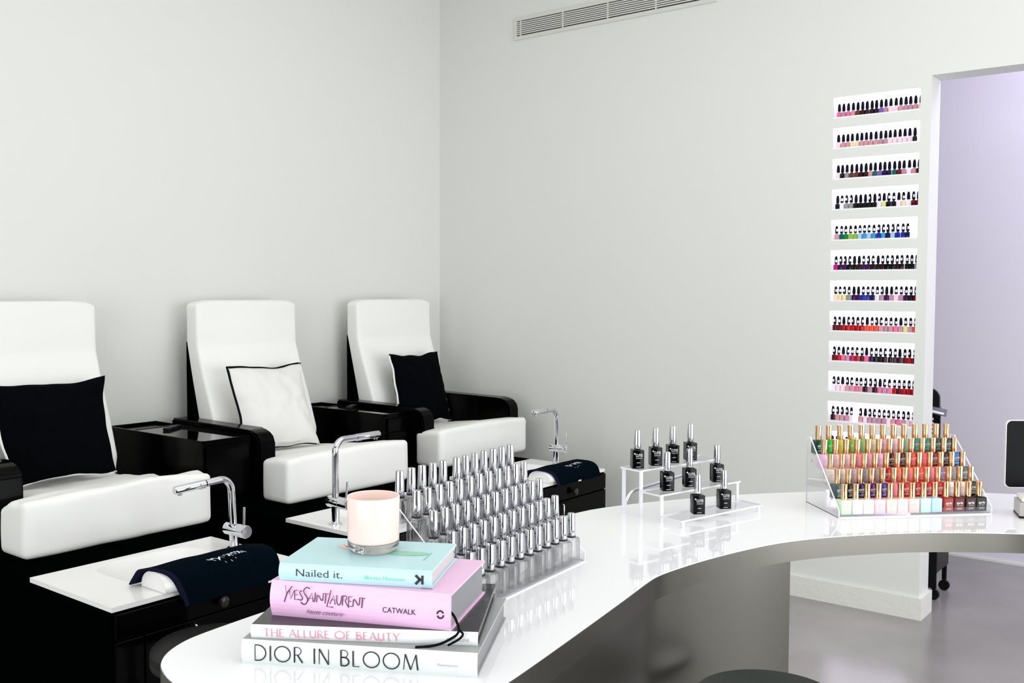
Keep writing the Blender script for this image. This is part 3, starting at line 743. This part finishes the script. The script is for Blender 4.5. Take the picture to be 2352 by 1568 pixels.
def ysl(bm, L, W, h, r):
    y = -r-.0003; H = h*.30; x0 = L*.085; z0 = h*.46; ww = L*.455
    o = Vector((x0, y, z0)); ux, uy = Vector(X_), Vector(Z_); nz = ux.cross(uy); sx = ww/1720.
    def P(a, c): return ((a-205)*sx, (-(c-(480+(a-205)*.078)))*sx*1.08)
    strk = [([(235, 170), (255, 320)], 9), ([(380, 190), (265, 320), (205, 485)], 18), ([(315, 265), (345, 430), (425, 270)], 14), ([(435, 265), (430, 445), (515, 440)], 14), ([(435, 265), (520, 270)], 9), ([(435, 355), (505, 355)], 9),
     ([(600, 285), (560, 280), (535, 315), (570, 365), (605, 420), (580, 460), (515, 440)], 16), ([(765, 250), (730, 215), (670, 220), (625, 270), (640, 330), (700, 400), (715, 450), (690, 510), (640, 540), (590, 520), (565, 485)], 18),
     ([(715, 470), (805, 320), (830, 490)], 15), ([(880, 310), (860, 490)], 17), ([(905, 495), (920, 320), (1030, 510), (1050, 330)], 15), ([(1050, 330), (1175, 345)], 10), ([(1105, 340), (1085, 515)], 17), ([(1215, 270), (1120, 580), (1260, 590)], 16),
     ([(1185, 525), (1275, 365), (1300, 540)], 15), ([(1210, 450), (1290, 455)], 8), ([(1340, 360), (1330, 500), (1370, 555), (1415, 530), (1440, 375)], 15), ([(1465, 375), (1450, 555)], 17), ([(1465, 375), (1540, 385), (1550, 430), (1500, 470), (1590, 600)], 14),
     ([(1590, 390), (1580, 570), (1660, 575)], 15), ([(1590, 390), (1665, 400)], 10), ([(1590, 480), (1650, 485)], 9), ([(1675, 580), (1690, 400), (1805, 600), (1820, 415)], 16), ([(1820, 415), (1940, 430)], 10), ([(1880, 425), (1860, 605)], 19), ([(760, 420), (820, 425)], 8)]
    for pts, w_ in strk:
        q = [P(a, c) for a, c in pts]
        if len(q) > 3: q = chaikin(q, False, 2)
        stroke(bm, q, w_*sx*1.25, o, ux, uy, nz, 6)
    text(bm, 'haute couture', (L*.212, y, h*.185), X_, Z_, .0085, 6, width=L*.205, shear=.35)
    text(bm, 'CATWALK', (L*.638, y, h*.40), X_, Z_, .0105, 2, width=L*.18)
    for s in (1, -1):   # two-fish roundel
        stroke(bm, [(L*.95+s*p[0], h*.47+s*p[1]) for p in arcp(0, 0, .0042, .0048, 20, 175, 10)], .0022, Vector((0, y, 0)), ux, uy, nz, 2)
    text(bm, 'haute', (L-.045, .010, h+.0002), (1, 0, 0), (0, 1, 0), .007, 6, shear=.3)
def nailed(bm, L, W, h, r):
    y = -r-.0003
    text(bm, 'Nailed it.', (L*.118, y, h*.33), X_, Z_, h*.62, 2, width=L*.305, off=-.010)
    text(bm, 'Marian Newman', (L*.567, y, h*.36), X_, Z_, h*.34, 4, width=L*.262, off=.008)
    o = Vector((0, y, 0)); ux, uy = Vector(X_), Vector(Z_); nz = ux.cross(uy); kx = L*.898; k = h*.5; kz = h*.25
    stroke(bm, [(kx+k*.78, kz), (kx+k*.78, kz+k)], k*.26, o, ux, uy, nz, 2); stroke(bm, [(kx, kz+k), (kx+k*.62, kz+k*.42)], k*.28, o, ux, uy, nz, 2); stroke(bm, [(kx, kz), (kx+k*.55, kz+k*.60)], k*.28, o, ux, uy, nz, 2)
    # cover print: a manicured hand and a green leaf shape
    zt = h+.0003; o = Vector((0, 0, zt)); ux, uy = Vector(X_), Vector(Y_); nz = Vector(Z_)
    for pts, w_ in (([(.050, .098), (.070, .084), (.10, .074)], .010), ([(.054, .108), (.066, .092), (.085, .084)], .006), ([(.067, .108), (.074, .093)], .006), ([(.072, .088), (.092, .092), (.108, .084)], .008)):
        stroke(bm, chaikin(pts, False, 2), w_, o, ux, uy, nz, 8, 0)
    for cx_, cy_, rx, ry in ((.155, .075, .030, .012), (.172, .077, .016, .009), (.078, .103, .006, .005), (.103, .093, .006, .006)):
        f = [bm.verts.new((cx_+rx*math.cos(a), cy_+ry*math.sin(a), zt+.0001*(1 if rx < .02 else 0))) for a in [2*math.pi*k/24 for k in range(24)]]; bm.faces.new(f).material_index = 7
    stroke(bm, [(.188, .045), (.190, .085)], .0022, o, ux, uy, nz, 7, 0)
WB = mat('white_book_cloth', (222, 228, 226), .45); WB2 = mat('white_book_spine', (232, 234, 234), .4)
GB = mat('grey_book_board', (158, 162, 160), .35, spec=.6); BKB = mat('black_photo_jacket', (26, 24, 26), .16, spec=.6, bump=(6, .3)); PK = mat('pink_book_cloth', (232, 192, 222), .5); PK2 = mat('pink_spine', (234, 190, 226), .5)
AQ = mat('aqua_book_board', (186, 222, 226), .28, spec=.5); GREYPG = mat('grey_page_block', (138, 138, 142), .8)
rad = math.radians
book('large white book at the bottom of the stack, black thin lettering', (.9395, .7820), rad(-61.0), .316, .226, .0320, ZC, GB, GREYPG, dior, spine=WB)
book('thin white-spined book with pink capitals and black jacket, second from bottom', (.9590, .7975), rad(-57.4), .3020, .2103, .0182, ZC+.0321, BKB, GREYPG, allure, spine=WB2)
bk = book('thick pink book with dark lettering and black ribbon, second from top', (.9400, .8270), rad(-66.0), .2545, .163, .0488, ZC+.0504, PK, GREYPG, ysl, spine=PK2, round_=.007)
bm = BM()
L = .2545
for k, (e1, e2) in enumerate((((L+.012, -.010), (L-.01, -.036)), ((L+.020, -.004), (L+.004, -.030)))):
    pts = [(L-.004, .006, .024), (L+.003, .002, .020), (L+.009, -.001, .010), (L+.012, -.004, .003), (e1[0], e1[1]-.006, .0012), (e1[0]-.006, -.0115, -.004-.002*k), (e2[0]-.004*k, -.0135-.002*k, -.0135)]
    if k == 0: pts += [(e2[0]-.016, -.016, -.0172), (e2[0]-.032, -.022, -.0174)]
    tube(bm, chaikin(pts, False, 2), .0017 if k == 0 else .0015, 6)
obj('ribbon', bm, PIPEB, bk, label='black ribbon marker')
book('pale aqua book on top of the stack, under the candle', (.9408, .8612), rad(-62.0), .2125, .140, .0240, ZC+.0995, AQ, PAGES, nailed, spine=AQ)

t = thing('candle', 'pale pink candle in a clear-based glass on the aqua book', 'candle', (.968, .999, ZC+.1236))
GLASSC = clearmat('candle_glass', (206, 200, 194), 1.0, .75)
WAX = mat('pink_frosted_wax', (240, 216, 209), .3, spec=.4, sss=.12, coat=.2)
bm = BM(); lathe(bm, [(.0001, 0), (.031, 0), (.0352, .004), (.0366, .009), (.0366, .0135)], 48); obj('glass_base', bm, GLASSC, t, True)
bm = BM(); lathe(bm, [(.0001, .0136), (.0345, .0136), (.0364, .0165), (.0371, .0760), (.0366, .0775), (.0352, .0765), (.0348, .064), (.030, .061), (.0001, .061)], 48); obj('frosted_cup', bm, WAX, t, True)
bm = BM(); lathe(bm, [(.0009, .061), (.0008, .068)], 8); obj('wick', bm, PIPEB, t)

# ================================================================ TIERED BOTTLE RACKS ON THE COUNTER
def rack(label, O, ang, n, pitch, run, rise, hb, base, wb, logo=False):
    """five acrylic steps; local x along the rows, y away from the viewer"""
    t = thing('bottle_rack', label, 'rack', (O[0], O[1], ZC), ang)
    L = (n-1)*pitch+.036; x0 = -.018; dp = run; th = .0022
    for sx_ in (x0-.003, x0+L):
        bm = BM(); P = [(-wb/2-.006, 0), (4*run+wb/2+.002, 0), (4*run+wb/2+.002, 4*rise+.044), (3.95*run, 4*rise+.044), (-wb/2-.006, .016)]
        a = [bm.verts.new((sx_, y, z)) for y, z in P]; b_ = [bm.verts.new((sx_+.003, y, z)) for y, z in P]
        bm.faces.new(a[::-1]); bm.faces.new(b_)
        for i in range(5): bm.faces.new((a[i], a[(i+1) % 5], b_[(i+1) % 5], b_[i])).material_index = 1
        if logo and sx_ < 0:
            for y, z in ((.124, .099), (.027, .021)):
                text(bm, 'C', (sx_, y, z), (0, -1, 0), (0, 0, 1), .0095, 2, off=.01); stroke(bm, arcp(-y+.0052, z+.0033, .003, .0034, -60, 60, 8), .0009, Vector((sx_, 0, 0)), Vector((0, -1, 0)), Vector((0, 0, 1)), Vector((-1, 0, 0)), 2)
        obj('side_panel', bm, [ACRYL, ACRYE, GREYP], t)
    for j in range(5):
        bm = BM(); z = base+j*rise
        box(bm, x0, x0+L, j*run-dp/2, j*run+dp/2, z-th, z)
        if j: box(bm, x0, x0+L, j*run-dp/2, j*run-dp/2+th, base+(j-1)*rise, z-th)
        obj('step', bm, ACRYL, t)
    bm = BM(); box(bm, x0, x0+L, -dp/2-.004, -dp/2-.002, 0, .017); box(bm, x0, x0+L, -dp/2-.0045, -dp/2-.0015, -.0, .0022, 1); obj('front_lip', bm, [ACRYL, ACRYE], t)
    return t
GEL = {}
def place(meshes, O, ang, i, j, pitch, run, rise, base, label, group, name='gel_bottle', col=None, rz=0., jit=.0006):
    u = Vector((math.cos(ang), math.sin(ang))); v_ = Vector((-u.y, u.x))
    p = Vector(O)+u*(i*pitch+random.uniform(-jit, jit))+v_*(j*run)
    r = thing(name, label, 'nail polish', (p.x, p.y, ZC+base+j*rise), ang+rz, group)
    for nm, me, z in meshes:
        o = bpy.data.objects.new(nm, me); COL.objects.link(o); o.parent = r; o.location = (0, 0, z)
        if col: o.color = (*lin(col), 1)
    return r
def mesh_of(name, bm, mats, smooth=True):
    o = obj(name, bm, mats, None, smooth); me = o.data; bpy.data.objects.remove(o); return me
# clear gel bottle
bm = BM(); rsq(bm, .0255, .0255, 0, .0395, .004, topround=.005); lathe(bm, [(.0062, .039), (.0062, .044)], 14); clear_body = mesh_of('bottle', bm, CLEARG)
bm = BM(); lathe(bm, [(.0073, 0), (.0078, .002), (.0076, .012), (.0067, .040), (.0063, .0412), (.0001, .0414)], 20); silver_cap = mesh_of('cap', bm, SILVER)
bm = BM(); lathe(bm, [(.0082, 0), (.0086, .0014), (.0068, .0028)], 14); neck = mesh_of('neck_ring', bm, SEAL)
CO, CA = (1.139, .966), .0838
TIER = ['front', 'second', 'third', 'fourth', 'back']
rack('clear acrylic step rack behind the books, filled with clear silver-capped bottles', CO, CA, 12, .0290, .0343, .0280, .0835, .006, .0255)
for j in range(5):
    for i in range(12):
        ii = i+(.35 if (j == 4 and i >= 5) else 0)-(.12 if j == 4 and i >= 6 else 0)
        place([('bottle', clear_body, 0), ('neck_ring', neck, .0400), ('cap', silver_cap, .0422)], CO, CA, ii, j, .0290, .0343, .0280, .006,
              'clear gel bottle with silver cap, %s from left, %s tier of the clear rack' % (ORD[i], TIER[j]), 'clear gel bottles on the rack behind the books', rz=random.uniform(-.35, .35))
# gold-capped colour bottles
GO, GA = (2.1345, .7298), -.7824
bm = BM(); lathe(bm, [(.0070, 0), (.0072, .003), (.0069, .012), (.0068, .020), (.0073, .0305), (.0073, .0325), (.0068, .033), (.0001, .0331)], 20); gold_cap = mesh_of('cap', bm, GOLD)
def gel_body(pm, big):
    bm = BM(); rsq(bm, .0246, .0246, 0, .0305, .0022, topround=.0018); lathe(bm, [(.006, .03), (.006, .0325)], 12)
    y = -.0124
    text(bm, 'aprés', (0, y, .0165), X_, Z_, .0085, 1, width=.0145, align='CENTER', off=.012 if big else -.004)
    text(bm, 'GEL COLOR', (0, y, .0125), X_, Z_, .0026, 1, width=.0125, align='CENTER')
    for z in (.0075, .0048): box(bm, -.006, .006, y-.0003, y, z, z+.0006, 1)
    return mesh_of('bottle', bm, [POLISH, pm], True)
body_dark = gel_body(CLABEL, 1); body_pale = gel_body(PALEPRINT, 0)
G = {'a': ('dark green', (0, 70, 44)), 'b': ('bright green', (10, 190, 40)), 'c': ('yellow', (216, 206, 84)), 'd': ('lime green', (126, 176, 50)), 'e': ('soft green', (130, 190, 120)), 'f': ('cream', (216, 208, 170)), 'g': ('pink', (226, 160, 180)), 'h': ('pale pink', (236, 200, 212)),
 'i': ('grey green', (130, 180, 155)), 'j': ('teal', (10, 140, 118)), 'k': ('dark teal', (8, 62, 62)), 'l': ('black', (14, 12, 12)), 'm': ('lilac pink', (232, 190, 222)), 'n': ('bright pink', (240, 130, 150)), 'o': ('dark brown', (52, 18, 16)), 'p': ('coral red', (236, 70, 70)), 'q': ('watermelon pink', (240, 90, 110)), 'r': ('dark red', (126, 14, 20)),
 's': ('blue', (30, 100, 180)), 't': ('pale beige', (222, 208, 200)), 'u': ('mauve', (200, 170, 180)), 'v': ('taupe', (170, 140, 130)), 'w': ('red', (186, 20, 28)), 'x': ('orange', (236, 120, 84)), 'y': ('salmon', (240, 130, 126)), 'z': ('grey purple', (140, 110, 150)),
 'A': ('grey', (150, 146, 148)), 'B': ('grey teal', (76, 94, 96)), 'C': ('navy', (22, 18, 80)), 'D': ('purple', (84, 16, 108)), 'E': ('indigo', (66, 54, 150)), 'F': ('milky white', (230, 234, 226)), 'G': ('blush white', (232, 218, 216)), 'H': ('mint green', (214, 240, 204)), 'I': ('white', (244, 248, 248)), 'J': ('ivory', (252, 238, 222)),
 'K': ('baby pink', (250, 206, 220)), 'L': ('nude', (248, 218, 206)), 'M': ('pale blush', (250, 220, 222)), 'N': ('peach pink', (248, 206, 202)), 'O': ('aqua', (198, 238, 232)), 'P': ('baby blue', (180, 218, 246)), 'Q': ('rust red', (146, 40, 20)), 'R': ('wine red', (90, 12, 14)), 'S': ('chocolate', (50, 18, 14)), 'T': ('light salmon', (244, 160, 158))}
GR = ['HIJKLMNOPQRSl', 'BlCDEnwwwwFGl', 'ttuAvwxypnzAB', 'mhhngmoopqrls', 'abcdefghijjkk']
rack('clear acrylic step rack on the right of the counter, filled with gold-capped colours', GO, GA, 13, .0266, .0336, .0278, 0.0645, .006, .0246, True)
for j, row in enumerate(GR):
    for i, ch in enumerate(row):
        nm, rgb = G[ch]; dark = sum(rgb) < 420
        place([('bottle', body_dark if dark else body_pale, 0), ('cap', gold_cap, .0318)], GO, GA, i, j, .0266, .0336, .0278, .006,
              '%s gel bottle with gold cap, %s from left, %s tier of the right rack' % (nm, ORD[i], TIER[j]), 'gold-capped gel bottles on the right rack', col=rgb, rz=random.uniform(-.06, .06))
# black bottles on the small riser
RO, RA, RL, RD, RR, RZ = Vector((1.806, .9534)), math.radians(-14.1), .2658, .0608, .0439, 1.026
t = thing('tiered_riser', 'clear acrylic three-step riser carrying black bottles', 'riser', (RO.x, RO.y, ZC), RA)
for j in range(3):
    z = RZ-ZC+j*RR
    bm = BM(); box(bm, 0, RL, j*RD, j*RD+RD, z-.0035, z)
    for f in bm.faces:
        if abs(f.calc_center_median().z-z) > 1e-5 and abs(f.calc_center_median().z-z+.0035) > 1e-5: f.material_index = 1
    obj('shelf', bm, [ACRYL, ACRYE], t)
    for x in (.004, RL-.012):
        bm = BM(); box(bm, x, x+.008, j*RD+.002, j*RD+.006, 0, z-.0035); 
        if j == 2: box(bm, x, x+.008, 3*RD-.006, 3*RD-.002, 0, z-.0035)
        obj('leg', bm, ACRYE if x < .1 or j < 2 else ACRYL, t)
bm = BM(); rsq(bm, .0258, .0258, 0, .0405, .0016, topround=.001); lathe(bm, [(.0064, .040), (.0064, .0428)], 14)
y = -.0131
text(bm, 'CUTIE', (.001, y, .0262), X_, Z_, .0085, 1, width=.0150, align='CENTER', off=.006); text(bm, '+', (-.0108, y, .0300), X_, Z_, .008, 1, off=.02)
text(bm, 'COSMETICS', (.001, y, .0218), X_, Z_, .0030, 1, width=.0145, align='CENTER'); box(bm, -.004, .004, y-.0003, y, .0125, .0133, 1); box(bm, -.005, .005, y-.0003, y, .0030, .0037, 1)
cutie_body = mesh_of('bottle', bm, [BLKGLASS, CLABEL])
CB = [(2, .083), (2, .30), (2, .51), (2, .735), (1, .20), (1, .47), (1, .82), (0, .315), (0, .64)]
CBP = {}
ru = Vector((math.cos(RA), math.sin(RA))); rv = Vector((-ru.y, ru.x))
CLAB = ['leftmost on the top step', 'second on the top step', 'third on the top step', 'rightmost on the top step', 'leftmost on the middle step', 'centred on the middle step', 'rightmost on the middle step', 'left one on the lowest step', 'right one on the lowest step']
for (j, fx), cl in zip(CB, CLAB):
    p = RO+ru*(RL*fx)+rv*(j*RD+RD*.5)
    r = thing('gel_bottle', 'black bottle with silver cap, '+cl+' of the riser', 'nail polish', (p.x, p.y, RZ+j*RR), math.radians(-14.1-31), 'black bottles on the riser')
    for nm, me, z in (('bottle', cutie_body, 0), ('cap', silver_cap, .0422)):
        o = bpy.data.objects.new(nm, me); COL.objects.link(o); o.parent = r; o.location = (0, 0, z)

# ================================================================ THINGS AT THE RIGHT
t = thing('tablet', 'black tablet screen with silver rim propped at the right end of the counter', 'tablet', (2.515, .378, ZC), math.radians(-52))
W_, H_ = .23, .152
def rrect(w, h, r, n=8):
    P = []
    for cx_, cy_, a0 in ((w/2-r, h/2-r, 0), (-w/2+r, h/2-r, 90), (-w/2+r, -h/2+r, 180), (w/2-r, -h/2+r, 270)):
        P += [(cx_+r*math.cos(math.radians(a0+90*k/n)), cy_+r*math.sin(math.radians(a0+90*k/n))) for k in range(n+1)]
    return P
def slab(bm, P, y0, y1, cz, cx_=0, mi=0):
    a = [bm.verts.new((cx_+x, y0, cz+z)) for x, z in P]; b_ = [bm.verts.new((cx_+x, y1, cz+z)) for x, z in P]
    bm.faces.new(a).material_index = mi; bm.faces.new(b_[::-1]).material_index = mi
    for i in range(len(P)): bm.faces.new((a[i], b_[i], b_[(i+1) % len(P)], a[(i+1) % len(P)])).material_index = mi
bm = BM(); slab(bm, rrect(W_+.003, H_+.003, .0135), -.002, .006, .125); obj('case', bm, mat('silver_case', (232, 230, 236), .3, metal=.2), t)
bm = BM(); slab(bm, rrect(W_, H_, .012), -.0026, -.0021, .125); obj('screen', bm, mat('black_screen', (3, 3, 5), .3, spec=.1), t)
bm = BM(); box(bm, .0, .03, .007, .012, .0, .14); box(bm, -.03, .06, .007, .09, 0, .006); obj('stand', bm, mat('silver_stand', (214, 212, 216), .3), t)
t = thing('card_box', 'small grey and cream box on the counter below the tablet', 'box', (2.40, .395, ZC), math.radians(-70))
bm = BM(); box(bm, -.04, .06, -.035, .035, .004, .034, bev=.002); obj('body', bm, mat('grey_box', (176, 172, 172), .35), t)
bm = BM(); box(bm, -.035, .06, -.03, .035, .0345, .044, bev=.003); obj('lid', bm, mat('cream_lid', (240, 238, 226), .4), t)
bm = BM(); box(bm, -.0405, .0605, -.0355, .0355, 0, .0038); obj('base', bm, PLASTIC, t)

# rolling trolley behind the wall end
t = thing('rolling_trolley', 'black perforated rolling trolley behind the end of the right wall', 'trolley', (5.16, 1.385, 0))
def perf(bm, x, y0, y1, z0, z1, ny, nz_n, th=.004):
    for k in range(ny+1):
        y = y0+(y1-y0)*k/ny; box(bm, x-th/2, x+th/2, y-.004, y+.004, z0, z1)
    for k in range(nz_n+1):
        z = z0+(z1-z0)*k/nz_n; box(bm, x-th/2, x+th/2, y0, y1, z-.004, z+.004)
P = [(p[0], p[1]) for p in rrect(.26, .14, .05)]
bm = BM()
a = [bm.verts.new((-.17, x, .97+z)) for x, z in P]; b_ = [bm.verts.new((-.15, x, .97+z)) for x, z in P]
bm.faces.new(a); bm.faces.new(b_[::-1])
for i in range(len(P)): bm.faces.new((a[i], b_[i], b_[(i+1) % len(P)], a[(i+1) % len(P)]))
obj('handle_panel', bm, PLASTIC, t)
bm = BM(); perf(bm, -.16, -.13, .13, .80, .90, 12, 5); box(bm, -.165, -.155, -.135, .135, .60, .80); box(bm, -.165, -.155, -.135, .135, .90, .91); obj('side_screen', bm, PLASTIC, t)
bm = BM(); box(bm, -.16, .06, -.135, .135, .59, .60); box(bm, -.16, .06, -.135, .135, .135, .145); box(bm, -.165, -.155, -.135, .135, .06, .24)
perf(bm, -.16, -.13, .13, .28, .36, 12, 4); box(bm, -.165, -.155, -.135, .135, .36, .60); box(bm, -.16, .06, -.135, -.128, .145, .26)
obj('shelves', bm, PLASTIC, t)
for sx_ in (-.145, .05):
    for sy in (-.12, .12):
        bm = BM(); box(bm, sx_-.01, sx_+.01, sy-.01, sy+.01, .055, .95 if sx_ < 0 else .62); obj('post', bm, PLASTIC, t)
        bm = BM(); lathe(bm, [(.026, -.01), (.026, .01)], 16, (sx_, sy, .0262), axis=Matrix.Rotation(math.pi/2, 3, 'Y')); box(bm, sx_-.013, sx_+.013, sy-.006, sy+.006, .045, .06); obj('caster', bm, PLASTIC, t)
t = thing('clipboard', 'grey clipboard with white strip leaning on the black trolley', 'clipboard', (4.958, 1.275, .935), math.radians(20)); t.rotation_euler = (rad(14), rad(-32), rad(8))
bm = BM(); box(bm, -.022, .028, -.062, .06, 0, .004); obj('board', bm, GREYP, t); bm = BM(); box(bm, -.017, -.004, -.05, .055, .0042, .0055); obj('strip', bm, CLABEL, t)
t = thing('supply_bag', 'pale crumpled bag of supplies on the lowest trolley shelf', 'bag', (5.105, 1.345, .1455))
bm = BM(); rbox(bm, -.035, .035, -.05, .05, 0, .09, .025, 6, lambda p: p+Vector((nz_(p, 30, .012), nz_(p+Vector((3, 1, 2)), 30, .012), nz_(p+Vector((7, 1, 2)), 30, .01)*(1 if p.z > .02 else 0)))); obj('bag_body', bm, mat('pale_bag', (190, 176, 190), .35), t)
